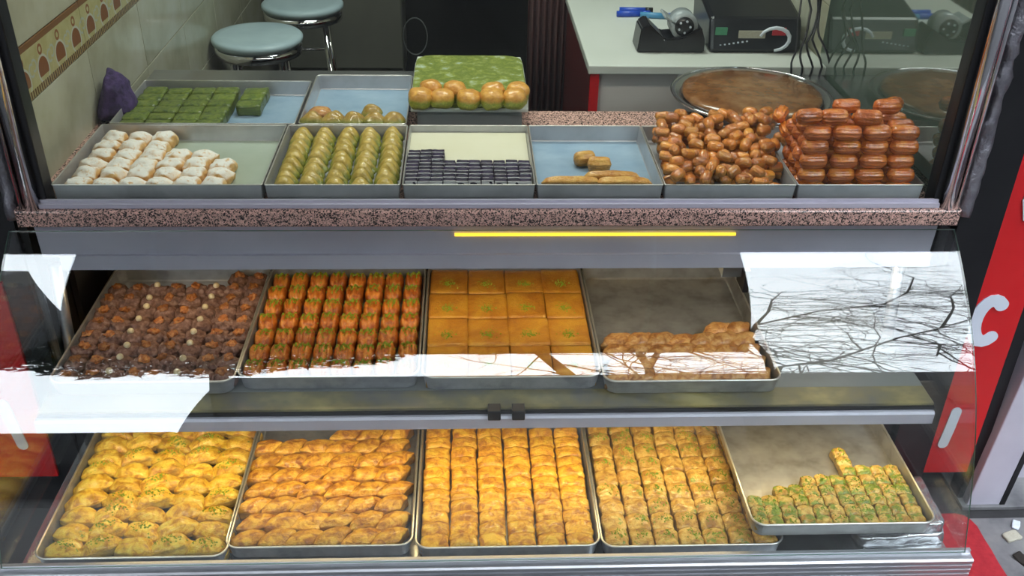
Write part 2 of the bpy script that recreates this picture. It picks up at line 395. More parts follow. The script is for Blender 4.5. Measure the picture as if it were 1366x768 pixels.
# the street behind the photographer, seen only mirrored in the curved glass
def building(name, x0, x1, y0, y1, h, label, fl=3.2):
    b = empty(name, ((x0+x1)/2, y0, 0), label=label, cat='building'); cx = (x0+x1)/2
    B('facade', x0-cx, x1-cx, y1-y0, 0, 0, h, 'facade', b)
    wm = None; nx = max(1, int((x1-x0)/2.4)); nz = max(1, int(h/fl))
    for i in range(nx):
        for j in range(nz):
            if wm is None: wm = boxmesh('window', -.5, .5, 0, .05, 0, 1.4, 'black')
            add('window', wm, b, (x0-cx+(i+.5)*(x1-x0)/nx, 0, .9+j*fl))
    return b
building('street_building', -4.9, 15.9, -14, -17, 11.2, 'tall grey street building across the road, facing the shop')
building('low_street_building', -26, -5.0, -14, -17, 5.0, 'low grey building across the road beside the tall one')
building('right_sky_blocker', 16, 19, .5, -14, 17, 'added grey building block cutting off skylight on the right')  # added out of view to block sky light from the right
building('left_sky_blocker', -16, -9.5, .4, -13.8, 15, 'added grey building block cutting off skylight far left of the shop')  # unseen block, added to hold back sky light on the left
building('neighbour_building', -9, -3.5, -1.4, -3.8, 6.4, 'narrow grey neighbour building standing left of the shop')

def limb_mesh(name, pts, r0, r1, seg=6):
    n = len(pts); return tube(name, pts, [r0+(r1-r0)*i/(n-1) for i in range(n)], 'bark', seg)
tr = empty('bare_tree', (2.1, -5, 0), label='bare leafless street tree with long thin branches', cat='tree')
def rel(pts): return [(x-2.1, y, z) for x, y, z in pts]
add('trunk', limb_mesh('trunk', rel([(2.3, 0, 0), (2.2, .05, 1.6), (2.25, 0, 3.0), (2.6, 0, 4.2)]), .17, .09, 10), tr)
limbs = [
    ([(2.6, 0, 4.2), (2.78, .05, 4.81), (3.37, 0, 5.23), (4.51, 0, 6.79), (5.28, 0, 7.61), (6.03, .1, 8.47), (7.2, .2, 9.3)], .038, .012),
    ([(5.28, 0, 7.61), (6.35, 0, 9.79), (7.02, 0, 11.39), (7.75, 0, 12.67)], .024, .010),
    ([(2.6, 0, 4.2), (2.85, -.1, 5.6), (2.94, 0, 6.87), (3.27, 0, 8.0), (4.42, 0, 9.42), (5.63, 0, 10.34), (6.65, 0, 12.05), (8.06, 0, 15.1), (8.9, 0, 18.5)], .042, .014),
    ([(3.27, 0, 8.0), (3.8, 0, 9.45), (4.26, 0, 10.96), (4.85, 0, 12.42)], .030, .010),
    ([(4.7, 0, 6.97), (4.73, 0, 6.19), (4.42, 0, 5.42)], .022, .008),
    ([(2.2, 0, 2.6), (1.3, .1, 3.4), (.92, 0, 4.01), (.66, 0, 6.08), (.3, 0, 7.6)], .09, .06),
    ([(2.25, 0, 3.0), (1.7, 0, 3.7), (1.55, 0, 4.06), (1.61, 0, 4.87), (1.64, 0, 6.03), (1.5, 0, 7.5)], .07, .03),
    ([(1.61, 0, 4.87), (1.86, 0, 6.02), (2.2, 0, 7.2)], .045, .02)]
rd = random.Random(3)
twv = []
def twigs(p, d, L, r, dep):
    q = p; pts = [p]
    for s in range(4):
        d = (d+Vector((rd.uniform(-.35, .35), rd.uniform(-.2, .2), rd.uniform(-.3, .3)))).normalized(); q = q+d*L/4; pts.append(q)
        if dep and rd.random() < .75:
            twigs(q, (d+Vector((rd.uniform(-1, 1), rd.uniform(-.4, .4), rd.uniform(-.8, .8)))).normalized(), L*rd.uniform(.35, .6), r*.6, dep-1)
    twv.append((pts, r))
for pts, r0, r1 in limbs:
    P = [Vector(p) for p in rel(pts)]
    add('limb', limb_mesh('limb', P, r0, r1), tr)
    for i in range(1, len(P)-1):
        for _ in range(9):
            a = P[i].lerp(P[i+1], rd.random()); d = Vector((rd.uniform(-.4, 1.2), rd.uniform(-.3, .3), rd.uniform(-.9, 1.0))).normalized()
            twigs(a, d, rd.uniform(.7, 2.6), .017, 2)
vs, fs = [], []
for pts, r in twv:
    b = len(vs); n = len(pts)
    for i, p in enumerate(pts):
        rr = r*(1-.7*i/(n-1))
        for k in range(3): a = 2*PI*k/3; vs.append((p.x+rr*math.cos(a), p.y+rr*math.sin(a), p.z+rr*math.sin(a+1)))
    for i in range(n-1):
        for k in range(3): fs.append((b+i*3+k, b+i*3+(k+1) % 3, b+i*3+3+(k+1) % 3, b+i*3+3+k))
add('twigs', mesh('twigs', vs, fs, 'bark'), tr, kind='stuff')
lt = empty('leafy_tree', (-1.9, -5, 0), label='dark leafy evergreen street tree beside the bare tree', cat='tree')
add('trunk', limb_mesh('trunk', [(0.15, 0, 0), (.1, 0, 2.5), (-.3, 0, 4.9), (-.9, 0, 7.5)], .13, .05, 10), lt)
vs, fs = [], []
for i in range(17000):
    a = Vector((rd.gauss(0, 1), rd.gauss(0, 1), rd.gauss(0, 1))).normalized()*rd.random()**.4
    c = Vector((-.95+a.x*2.6, a.y*1.1, 6.75+a.z*2.05)); c.z += .14*math.sin(c.x*5)
    u = Vector((rd.gauss(0, 1), rd.gauss(0, 1), rd.gauss(0, .6))).normalized(); w = u.cross(Vector((rd.random(), rd.random(), rd.random()))).normalized()
    b = len(vs); L = rd.uniform(.07, .13); vs += [c-u*L, c+w*L*.4, c+u*L, c-w*L*.4]; fs.append((b, b+1, b+2, b+3))
add('foliage', mesh('foliage', vs, fs, 'leaf'), lt, kind='stuff')

# ------------------------------------------------------------------ shop window frame above the granite
win = struct('window_1', None)
win.location = (0, 0, 0)
add('pane', boxmesh('pane', -.89, 1.025, .428, .434, .915, 1.95, 'glass_win'), win)
add('bottom_track', extrude_x('bottom_track', [(.412, .906), (.412, .916), (.420, .916), (.420, .922), (.427, .922), (.427, .914), (.436, .914), (.436, .906)], -.9, 1.03, 'alu_mat'), win)
def foil_strip(name, x, y, r, seed):
    rd = random.Random(seed); n = 60; pts = [(x, y, .875+1.07*i/n) for i in range(n+1)]
    me = tube(name, pts, r, 'wrap', 14)
    for v in me.vertices: v.co += noise.noise_vector(v.co*34+Vector((seed, 0, 0)))*.008
    return me
for s, xo in ((-1, -.918), (1, 1.052)):
    nm = 'left' if s < 0 else 'right'
    post = add('post', boxmesh('post', xo-.032, xo+.032, .425, .47, .86 if s > 0 else .86, 1.95, 'black', .003), win)
    add('chrome_tube', tube('chrome_tube', [(xo-s*.003, .418, .893), (xo-s*.003, .418, 1.95)], .0155, 'chrome', 20), win)
    add('thin_chrome_tube', tube('thin_chrome_tube', [(xo+s*.020, .418, .893), (xo+s*.020, .418, 1.95)], .0055, 'chrome', 12), win)
    add('foil_wrap', foil_strip('foil_wrap', xo+s*.050, .44, .017, s+3), win, label='crumpled silver foil wrap')
B('end_cap_post', 1.10, 1.20, .44, .50, 0, 2.4, 'black', win)
B('end_cap_post', -1.06, -.985, .46, .50, 0, 2.4, 'black', win)

# granite counter slab
bm = bmesh.new(); box(bm, -.95, 1.078, .40, .985, .866, .905)
es = [e for e in bm.edges if all(abs(v.co.y-.40) < 1e-5 for v in e.verts)]
bmesh.ops.bevel(bm, geom=es, offset=.007, segments=3, affect='EDGES', profile=.5)
add('granite_countertop', from_bm('granite_countertop', bm, 'granite'), label='pink and black speckled granite slab between window trays and glass case', cat='countertop')

# ------------------------------------------------------------------ display case
case = empty('display_case', (0, 0, 0), label='long refrigerated pastry display case with curved glass front under granite', cat='display case')
def glass_y(z): return 1.33963572*z**3-1.32385708*z*z+.77689974*z-.1469559   # side profile of the pane: depth as a smooth function of height
PR = [(glass_y(z), z) for z in [.862-(.862-.284)*i/44 for i in range(45)]]
XL, XR = -.968, 1.070
def offs(P, t):
    o = []
    for i, (y, z) in enumerate(P):
        a, b = P[max(0, i-1)], P[min(len(P)-1, i+1)]; dy, dz = b[0]-a[0], b[1]-a[1]; L = math.hypot(dy, dz)
        o.append((y-dz/L*t, z+dy/L*t))
    return o
inner = offs(PR, .005)
if inner[10][0] < PR[10][0]: inner = offs(PR, -.005)
k = len(PR)
vs = [(x, y, z) for x in (XL, XR) for P in (PR, inner) for y, z in P]
o0, i0, o1, i1 = 0, k, 2*k, 3*k
fs = [(o0+j, o0+j+1, o1+j+1, o1+j) for j in range(k-1)]+[(i0+j, i1+j, i1+j+1, i0+j+1) for j in range(k-1)]
cg = add('curved_front_glass', fixn(mesh('curved_front_glass', vs, fs, 'glass', True)), case)
fs = [(o0+j, i0+j, i0+j+1, o0+j+1) for j in range(k-1)]+[(o1+j, o1+j+1, i1+j+1, i1+j) for j in range(k-1)]+[(o0, o1, i1, i0), (o0+k-1, i0+k-1, i1+k-1, o1+k-1)]
ge = mesh('glass_edge', vs, fs, 'gedge'); bm = bmesh.new(); bm.from_mesh(ge); bmesh.ops.delete(bm, geom=[v for v in bm.verts if not v.link_faces], context='VERTS'); bm.to_mesh(ge); bm.free()
add('glass_edge', ge, cg, label='green glass edge')
for x, t in ((XL+.001, .005), (XR-.006, .005)):
    P = inner+[(.78, .284), (.78, .862)]
    kk = len(P); vs = [(x, y, z) for y, z in P]+[(x+t, y, z) for y, z in P]
    add('side_glass', fixn(mesh('side_glass', vs, [tuple(range(kk))[::-1], tuple(range(kk, 2*kk))]+[(i, (i+1) % kk, kk+(i+1) % kk, kk+i) for i in range(kk)], 'glass')), case)
# ridged bottom rail
rail = [(.02, .245), (.012, .284), (.004, .284), (.004, .276), (-.012, .275)]
z = .272
for i in range(5): rail += [(-.016, z), (-.016, z-.008), (-.011, z-.0095), (-.011, z-.0115)]; z -= .013
rail += [(-.005, z), (.03, z)]
add('ridged_bottom_rail', extrude_x('ridged_bottom_rail', rail, -.975, 1.086, 'alu'), case)
B('plinth', -.95, 1.06, .02, .78, .0, .205, 'darkred', case)
B('deck', -.955, 1.06, .018, .78, .225, .245, 'steel', case, .001)
B('back_panel', -.97, 1.10, .786, .80, .2, .864, 'dark', case)
# shelf
B('shelf_plate', -.90, 1.04, .290, .78, .503, .513, 'grey_paint', case, .001)
B('shelf_front_ledge', -.925, 1.04, .226, .290, .503, .513, 'yellow_sheen', case, .001)
B('shelf_edge_seal', -.925, 1.04, .219, .2265, .500, .507, 'black', case)
add('shelf_front_strip', extrude_x('shelf_front_strip', [(.212, .466), (.209, .468), (.209, .494), (.213, .499), (.228, .499), (.228, .466)], -.93, 1.039, 'alu_mat'), case)
for x in (.055, .108):
    cl = B('shelf_clip', x-.014, x+.014, .203, .232, .494, .520, 'black', case, .002)
for x in (-.90, .06, 1.02): B('shelf_bracket', x-.01, x+.01, .3, .78, .47, .503, 'grey_paint', case)
# canopy with lamp bar
add('canopy_panel', extrude_x('canopy_panel', [(.45, .865), (.455, .765), (.470, .765), (.465, .865)], -.94, 1.06, 'alu_mat'), case)
add('canopy_lip', extrude_x('canopy_lip', [(.446, .772), (.444, .738), (.56, .733), (.56, .743), (.47, .748), (.47, .772)], -.90, 1.062, 'alu_mat'), case)
B('led_strip', -.03, .60, .4455, .450, .820, .826, 'led', case, label='lit yellow LED strip')
B('hinge_plate', .60, .66, .50, .56, .68, .712, 'grey_paint', case)
B('hinge_plate', .645, .658, .47, .53, .655, .712, 'black', case)
add('side_brace', tube('side_brace', [(-.94, .50, .72), (-.955, .49, .40)], .014, 'alu', 12), case)
add('side_brace', tube('side_brace', [(1.03, .52, .72), (1.045, .50, .40)], .014, 'alu', 12), case)
B('side_lining', -.962, -.948, .601, .785, .0, .864, 'black', case)
B('side_lining', 1.076, 1.100, .47, .785, .0, .864, 'black', case)

# steel back shelves behind the granite
B('back_shelf', -.90, .155, .987, 1.30, .885, .905, 'steel', None, .002, label='steel shelf behind the granite slab under the rear left trays', cat='shelf')
B('raised_back_shelf', .60, 1.02, .87, 1.215, .906, .929, 'steel', None, .002, label='shiny steel shelf under the round syrup cake platter', cat='shelf')

# ------------------------------------------------------------------ trays
def rloop(w, d, r, z, k=6):
    o = []
    for cx, cy, a0 in ((w/2-r, d/2-r, 0), (-w/2+r, d/2-r, 90), (-w/2+r, -d/2+r, 180), (w/2-r, -d/2+r, 270)):
        for i in range(k+1): a = R(a0+90*i/k); o.append((cx+r*math.cos(a), cy+r*math.sin(a), z))
    return o
def pan_mesh(name, w, d, h, r, taper, m, t=.002):
    k = 6; L = [rloop(w-2*taper-.008, d-2*taper-.008, max(r-taper, .002), 0), rloop(w-2*taper, d-2*taper, max(r-taper, .003), .004), rloop(w, d, r, h),
                rloop(w-2*t, d-2*t, max(r-t, .001), h), rloop(w-2*taper-2*t, d-2*taper-2*t, max(r-taper-t, .001), .005), rloop(w-2*taper-2*t-.006, d-2*taper-2*t-.006, max(r-taper-t, .001), .002)]
    n = len(L[0]); vs = sum(L, []); fs = []
    for j in range(len(L)-1):
        for i in range(n): fs.append((j*n+i, j*n+(i+1) % n, (j+1)*n+(i+1) % n, (j+1)*n+i))
    fs.append(tuple(range(n))[::-1]); fs.append(tuple(5*n+i for i in range(n)))
    me = mesh(name, vs, fs, m); 
    for p in me.polygons: p.use_smooth = False
    return me
def tray(x0, x1, y0, y1, z0, h, label, group, m='tray', r=.028, taper=.006, rim=.0026, lining=None, rz=0):
    w, d = x1-x0, y1-y0
    o = add('baking_tray', pan_mesh('baking_tray', w, d, h, r, taper, M[m]), None, ((x0+x1)/2, (y0+y1)/2, z0), (0, 0, rz), label=label, cat='tray', group=group)
    add('rolled_rim', tube('rolled_rim', [(a, b, h) for a, b, _ in rloop(w, d, r, h)], rim, 'rim', 6, True), o)
    if lining:
        add('paper_lining', boxmesh('paper_lining', -w/2+taper+.004, w/2-taper-.004, -d/2+taper+.004, d/2-taper-.004, .0022, .0034, lining), o)
    return o
GB, GM, GT = 'large baking trays on the case deck', 'large baking trays on the case shelf', 'square-cornered trays on the granite counter'
FZ = .245
BT = [(-.914, -.516), (-.522, -.124), (-.116, .282), (.287, .684), (.606, 1.006)]
bl = ['large tray of crescent baklava at the left end of case bottom', 'large tray of slanted walnut baklava, second on case bottom', 'large tray of six straight baklava columns in case bottom centre',
      'large tray of green-dusted baklava partly under the raised tray', 'large half-empty tray raised on foil boxes at bottom right']
for i, (a, b) in enumerate(BT):
    z0 = FZ if i < 4 else .306; y0 = (.022, .045, .035, .030, .026)[i]
    tray(a, b, y0, y0+.50, z0, .040, bl[i], GB, m='tray' if i != 4 else 'tray_used')
MT = [(-.914, -.516), (-.511, -.112), (-.104, .295), (.301, .70)]
ml = ['large tray of cocoa nut balls at left end of case shelf', 'large tray of ridged orange pastries, second on case shelf', 'large tray of flat semolina cake, third on case shelf', 'mostly empty large tray at right of the case shelf']
for i, (a, b) in enumerate(MT):
    y0 = (.275, .29, .282, .262)[i]
    tray(a, b, y0, .775, .5135, .040, ml[i], GM, m='tray' if i != 3 else 'tray_used')
TZ = .9055
AT = [(-.877, -.438, .443, .778, 'greenpaper', 'long tray of sugared puff pastries at left front of counter'),
      (-.433, -.146, .443, .778, None, 'tray filled with five columns of green half-moon pastries'),
      (-.140, .145, .443, .778, None, 'tray of thin dark purple slices on cream paper'),
      (.149, .423, .443, .778, 'bluepaper', 'nearly empty blue-lined tray with a few fried sticks'),
      (.427, .716, .443, .778, None, 'tray heaped with small loose fried dough pieces'),
      (.720, 1.000, .443, .778, None, 'tray under the tall stack of ridged fried pastries')]
for a, b, c, d, ln, lb in AT: tray(a, b, c, d, TZ, .041, lb, GT, m='tray_top', r=.004, taper=.003, rim=.0016, lining=ln)
tray(-.862, -.420, .787, 1.09, TZ, .041, 'rear left tray of dark green pistachio bars against tiled wall', GT, m='tray_top', r=.004, taper=.003, rim=.0016, lining='bluepaper')
tray(-.411, -.150, .787, 1.14, TZ, .041, 'rear tray with one honey ball, in front of the stools', GT, m='tray_top', r=.012, taper=.004, rim=.0016, lining='bluepaper')

# ------------------------------------------------------------------ pastry materials
G1 = [(.36, .13, .018), (.62, .28, .035), (.80, .44, .06)]
M['p_shell'] = phyllo('crescent_pastry', [(.50, .22, .015), (.80, .46, .035), (.92, .66, .09)], (.62, .40, .11), green=.36)
M['p_diag'] = phyllo('slanted_pastry', [(.34, .11, .012), (.66, .30, .025), (.88, .50, .06)], (.45, .22, .06))
M['p_sq'] = phyllo('golden_pastry', [(.46, .16, .010), (.78, .37, .022), (.92, .54, .05)], (.62, .32, .06))
M['p_grn'] = phyllo('dusted_pastry', [(.38, .17, .02), (.62, .34, .05), (.78, .50, .12)], (.55, .34, .09), green=.42)
M['p_sml'] = phyllo('small_dusted_pastry', [(.40, .19, .02), (.62, .37, .06), (.74, .52, .14)], (.50, .33, .08), green=.50, scale=70)
M['p_ridge'] = phyllo('orange_ridged_pastry', [(.36, .07, .006), (.62, .16, .012), (.78, .28, .03)], (.50, .12, .01), coat=.7)
M['p_rev'] = phyllo('semolina_cake', [(.48, .17, .012), (.62, .25, .02), (.72, .34, .03)], (.60, .30, .04), scale=12, rnd=.05, coat=.6)
M['p_br'] = phyllo('orange_brown_pastry', [(.34, .12, .03), (.56, .24, .06), (.72, .40, .14)], (.45, .22, .07))
M['cocoa'] = pmat('cocoa_crumb', [(.07, .032, .022), (.22, .11, .085), (.38, .24, .20)], 90, .75, .9, 260, rnd=.1)
M['walnut'] = pmat('walnut_kernel', [(.18, .045, .014), (.42, .14, .04), (.58, .28, .09)], 120, .45, .6, 200, coat=.2, rnd=.3)
M['hazel'] = pmat('blanched_hazelnut', [(.66, .50, .28), (.84, .72, .50)], 60, .45, .2, rnd=.1)
M['pist'] = pmat('crushed_pistachio', [(.16, .26, .01), (.34, .44, .03)], 300, .7, 0)
M['sugar'] = None
def sugar():
    m, n, b = base_mat('sugared_puff'); v = coords(n)
    g_ = N(n, 'ShaderNodeNewGeometry'); s = N(n, 'ShaderNodeSeparateXYZ'); n.links.new(g_.outputs['Normal'], s.inputs[0])
    crust = ramp(n, noise_tex(n, v, 50, 5), [(.3, (.62, .32, .09)), (.7, (.85, .58, .26))])
    ad = N(n, 'ShaderNodeMath', operation='MULTIPLY'); n.links.new(step(n, s.outputs['Z'], .45, .85), ad.inputs[0]); n.links.new(step(n, noise_tex(n, v, 90, 5, .7), .32, .46), ad.inputs[1])
    n.links.new(mix(n, ad.outputs[0], crust, (.90, .87, .82)), b.inputs['Base Color']); b.inputs['Roughness'].default_value = .8
    bumped(n, b, noise_tex(n, v, 150, 4), .5); return m
M['sugar'] = sugar()
M['pgreen'] = phyllo('pistachio_bar', [(.05, .09, .008), (.12, .18, .012), (.20, .25, .03)], (.13, .17, .015), scale=80, coat=.6)
M['moon'] = phyllo('green_half_moon', [(.24, .24, .02), (.42, .33, .04), (.60, .42, .10)], (.26, .32, .02), scale=40, coat=.4, rnd=.16)
M['moon2'] = phyllo('brown_half_moon', [(.20, .12, .015), (.36, .22, .03), (.48, .36, .08)], (.24, .25, .04), scale=40, coat=.4)
M['dome'] = None
def dome_mat(nm='golden_top_green_dome', t0=(.50, .20, .02), t1=(.78, .42, .08), g0=(.16, .20, .01), g1=(.36, .38, .04), lo=.029, hi=.038, coat=.4):
    m, n, b = base_mat(nm); v = coords(n); t = N(n, 'ShaderNodeTexCoord'); s = N(n, 'ShaderNodeSeparateXYZ'); n.links.new(t.outputs['Object'], s.inputs[0])
    top = ramp(n, noise_tex(n, v, 80, 4), [(.3, t0), (.7, t1)]); gr = ramp(n, noise_tex(n, v, 200, 4), [(.3, g0), (.7, g1)])
    z = N(n, 'ShaderNodeMath', operation='MULTIPLY_ADD'); n.links.new(noise_tex(n, v, 60, 3), z.inputs[0]); z.inputs[1].default_value = .012; n.links.new(s.outputs['Z'], z.inputs[2])
    n.links.new(mix(n, step(n, z.outputs[0], lo, hi), gr, top), b.inputs['Base Color']); b.inputs['Roughness'].default_value = .4; b.inputs['Coat Weight'].default_value = .4
    bumped(n, b, noise_tex(n, v, 220, 4), .7); return m
M['dome'] = dome_mat()
M['moon'] = dome_mat('green_half_moon', (.38, .26, .03), (.60, .42, .09), (.13, .17, .01), (.30, .32, .03), .022, .036)
M['moon2'] = dome_mat('brown_half_moon', (.30, .17, .02), (.50, .32, .07), (.12, .14, .01), (.30, .28, .05), .016, .026)
M['choc'] = pmat('dark_purple_slice', [(.008, .006, .014), (.03, .018, .055)], 60, .5, .4, 200, rnd=.3, spec=.25)
M['cream'] = pmat('pale_filling_layer', [(.62, .58, .60), (.74, .70, .70)], 80, .6, .2)
M['fried'] = phyllo('syrupy_fried_dough', [(.44, .11, .010), (.64, .20, .020), (.78, .33, .045)], (.60, .24, .03), scale=30, coat=.9, rnd=.2, rough=.3)
M['fried2'] = phyllo('dark_syrupy_fried_dough', [(.52, .10, .006), (.74, .17, .010), (.86, .27, .02)], (.68, .15, .01), scale=25, coat=1.0, rnd=.12, rough=.25)
M['stick'] = phyllo('orange_fried_stick', [(.52, .20, .02), (.68, .32, .05), (.78, .44, .10)], (.6, .28, .04), scale=30, coat=.5)
M['cake'] = pmat('glazed_brown_cake', [(.13, .05, .018), (.24, .10, .035), (.34, .18, .08)], 16, .22, .25, 60, coat=.6)

def scatter(meshes, name, cat, group, items, kids=None, jit=.0012, rj=.05, seed=0):
    """items: (x, y, z, rz, label[, rx, ry]); every item becomes one object with its own child parts"""
    rd = random.Random(seed)
    for it in items:
        x, y, z, rz, lb = it[:5]; rx, ry = (it[5], it[6]) if len(it) > 6 else (0, 0)
        me = rd.choice(meshes); 
        o = add(name, me, None, (x+rd.uniform(-jit, jit), y+rd.uniform(-jit, jit), z), (rx+rd.uniform(-rj, rj)*.5, ry+rd.uniform(-rj, rj)*.5, rz+rd.uniform(-rj, rj)), label=lb, cat=cat, group=group)
        s = rd.uniform(.96, 1.04); o.scale = (s, rd.uniform(.97, 1.04), rd.uniform(.94, 1.06))
        if kids: kids(o, me, rd)

# --- bottom tray 1: crescents
def d_shell(seed):
    def f(u, v, t, x, y, z):
        k = 1-.38*abs(u)**2.6; return x, y*k+.006*(1-u*u), z*(1-.42*u*u)*(1-.15*v*v)
    return blob('crescent_baklava', .094, .049, .041, 'p_shell', .6, 11, f, .0048, 60, seed)
shells = [d_shell(i) for i in range(5)]
it = []
for r in range(10):
    for c in range(5):
        x = BT[0][0]+.050+c*.0755; y = .058+r*.0478
        up_ = (c+(r//3)) % 2
        it.append((x, y+(.004 if up_ else -.003), FZ+.003+(.003 if up_ else 0), R(17 if up_ else -12), f'crescent baklava with pistachio dust, {place(r, c)}, bottom left tray', R(-8), 0))
pistk = {}
def pist_kid(n, sx, sy, p, cx=0, cy=0, size=.0022):
    def k(o, me, rd):
        if rd.random() > p: return
        key = (me.name, n, rd.randint(0, 2))
        if key not in pistk: pistk[key] = crumbs('crushed_pistachio', me, spots(n, cx, cy, sx, sy, len(pistk)), 'pist', size, len(pistk))
        add('crushed_pistachio', pistk[key], o, kind='stuff')
    return k
scatter(shells, 'crescent_baklava', 'baklava', 'crescent baklava in the bottom left tray', it, pist_kid(40, .014, .008, .5, 0, .006), seed=1, rj=.12)

# --- bottom tray 2: slanted pieces
def d_diag(nm, w, d, h, m, seed, sh=.55):
    def f(u, v, t, x, y, z): return x+y*sh, y*(1-.12*u*u), z*(1-.22*v*v-.16*u*u)
    return blob(nm, w, d, h, m, .42, 10, f, .0042, 65, seed)
diags = [d_diag('slanted_baklava', .066, .052, .036, 'p_diag', i) for i in range(5)]
it = []
for r in range(9):
    for c in range(6):
        if r == 7 and c < 3 or r == 8 and c < 4: continue
        x = BT[1][0]+.040+c*.0615+(r % 2)*.010-.002*r; y = .083+r*.050
        it.append((min(x, BT[1][1]-.045), y, FZ+.003, R(3), f'slanted walnut baklava diamond, {place(r, c-(3 if r==7 else 4 if r==8 else 0))}, second bottom tray', R(-6), 0))
scatter(diags, 'slanted_baklava', 'baklava', 'slanted baklava in the second bottom tray', it, seed=2, rj=.08)

# --- bottom tray 3: six straight columns
def d_col(nm, w, d, h, m, seed):
    def f(u, v, t, x, y, z): return x, y-.004*u*u*(1 if t > 0 else 0), z*(1-.13*u*u)*(1-.10*v*v)*(1+.10*v)
    return blob(nm, w, d, h, m, .34, 10, f, .0030, 75, seed)
cols = [d_col('baklava_slice', .0605, .0372, .034, 'p_sq', i) for i in range(5)]
it = []
for r in range(13):
    for c in range(6):
        if c >= 4 and r > 10: continue
        it.append((BT[2][0]+.040+c*.0635, .063+r*.0360, FZ+.003, 0, f'golden baklava slice, {place(r, c)}, middle bottom tray', R(-5), 0))
scatter(cols, 'baklava_slice', 'baklava', 'golden baklava slices in the middle bottom tray', it, seed=3, rj=.03)

# --- bottom tray 4: seven columns with pistachio
sq = [d_col('dusted_baklava', .0525, .0465, .034, 'p_grn', i+10) for i in range(5)]
it = []
for r in range(10):
    for c in range(7):
        it.append((BT[3][0]+.036+c*.0545, .066+r*.0470, FZ+.003, 0, f'pistachio dusted baklava square, {place(r, c)}, fourth bottom tray', R(-4), 0))
scatter(sq, 'dusted_baklava', 'baklava', 'pistachio dusted baklava squares', it, pist_kid(26, .009, .007, .75, .004, .004), seed=4, rj=.04)

# --- bottom tray 5: small squares, stepped
sm = [d_col('small_baklava', .0335, .0300, .026, 'p_sml', i+20) for i in range(5)]
it = []
for r, (st, n_) in enumerate([(0, 11), (0, 11), (0, 11), (2, 9), (4, 7), (7, 4), (7, 1), (7, 1)]):
    for c in range(n_):
        it.append((BT[4][0]+.026+(st+c)*.0348, .053+r*.0315, .309, R(rd.uniform(-5, 5)), f'small green baklava cube, {place(r, c)}, raised right tray', R(-3), 0))
scatter(sm, 'small_baklava', 'baklava', 'small green baklava cubes in the raised tray', it, pist_kid(16, .008, .008, .6), seed=5, rj=.06)

# --- shelf tray 1: cocoa balls with nuts
def d_co(seed): return blob('cocoa_nut_ball', .052, .058, .036, 'cocoa', .9, 9, lambda u, v, t, x, y, z: (x, y, z), .0065, 75, seed)
cocs = [d_co(i) for i in range(4)]
def nut_mesh(seed):
    def f(u, v, t, x, y, z): return x*(1-.25*abs(v)), y, z*(1-.3*abs(math.sin(u*4)))
    return blob('walnut_half', .027, .021, .014, 'walnut', .8, 6, f, .005, 150, seed)
nuts = [nut_mesh(i) for i in range(4)]
hz = blob('hazelnut', .0155, .0155, .015, 'hazel', .95, 5, lambda u, v, t, x, y, z: (x*(1-.12*max(0, t)), y*(1-.12*max(0, t)), z), .0004, 60, 1)
itc = []
hzc = {(0, 2), (0, 5), (1, 2), (1, 5), (2, 2), (2, 5), (3, 2), (4, 2), (5, 2), (4, 5), (6, 2), (6, 5), (7, 2), (7, 5), (3, 5), (5, 5)}
for r in range(9):
    for c in range(8):
        if r == 8 and c < 6: continue
        hn = (r, c) in hzc
        x = MT[0][0]+.030+c*.0485; y = .313+r*.0522
        o = add('cocoa_nut_ball', rd.choice(cocs), None, (x+rd.uniform(-.003, .003), y+rd.uniform(-.003, .003), .5155), (0, 0, rd.uniform(0, 6)),
                label=f'cocoa ball with {"pale hazelnut" if hn else "brown walnut"}, {place(r, c-(6 if r==8 else 0))}, left shelf tray', cat='pastry', group='cocoa nut balls in the left shelf tray')
        if hn: add('hazelnut', hz, o, (rd.uniform(-.004, .004), rd.uniform(-.004, .004), .033))
        else: add('walnut_half', rd.choice(nuts), o, (rd.uniform(-.004, .004), rd.uniform(-.004, .004), .031), (rd.uniform(-.3, .3), rd.uniform(-.3, .3), rd.uniform(0, 6)))

# --- shelf tray 2: ridged orange pastries
def d_ridge(seed):
    def f(u, v, t, x, y, z):
        k = 1+.10*math.cos(u*PI*3.0) if t > -.3 else 1
        return x*(1-.18*v*v), y, z*(1-.22*v*v)*k
    return blob('ridged_pastry', .046, .060, .042, 'p_ridge', .62, 12, f, .0015, 60, seed)
ridg = [d_ridge(i) for i in range(4)]
it = []
for r in range(7):
    for c in range(8):
        it.append((MT[1][0]+.029+c*.0485, .334+r*.0645, .5155, 0, f'orange ridged pastry with green tip, {place(r, c)}, second shelf tray', R(4), 0))
scatter(ridg, 'ridged_pastry', 'pastry', 'ridged orange pastries in the second shelf tray', it, pist_kid(90, .010, .009, 1, 0, .012, .0024), seed=6, rj=.06)

# --- shelf tray 3: semolina cake cut in squares
def d_rev(seed):
    return blob('semolina_cake_square', .0950, .1160, .033, 'p_rev', .08, 10, lambda u, v, t, x, y, z: (x, y, z), .0008, 30, seed)
rev = [d_rev(i) for i in range(3)]
it = []
for r in range(4):
    for c in range(4):
        it.append((MT[2][0]+.0545+c*.0965, .354+r*.1175, .5155, 0, f'semolina cake square with pistachio spot, {place(r, c)}, third shelf tray'))
scatter(rev, 'semolina_cake_square', 'cake', 'semolina cake squares in the third shelf tray', it, pist_kid(75, .010, .0095, 1, 0, -.01, .002), seed=7, rj=.004, jit=.0003)

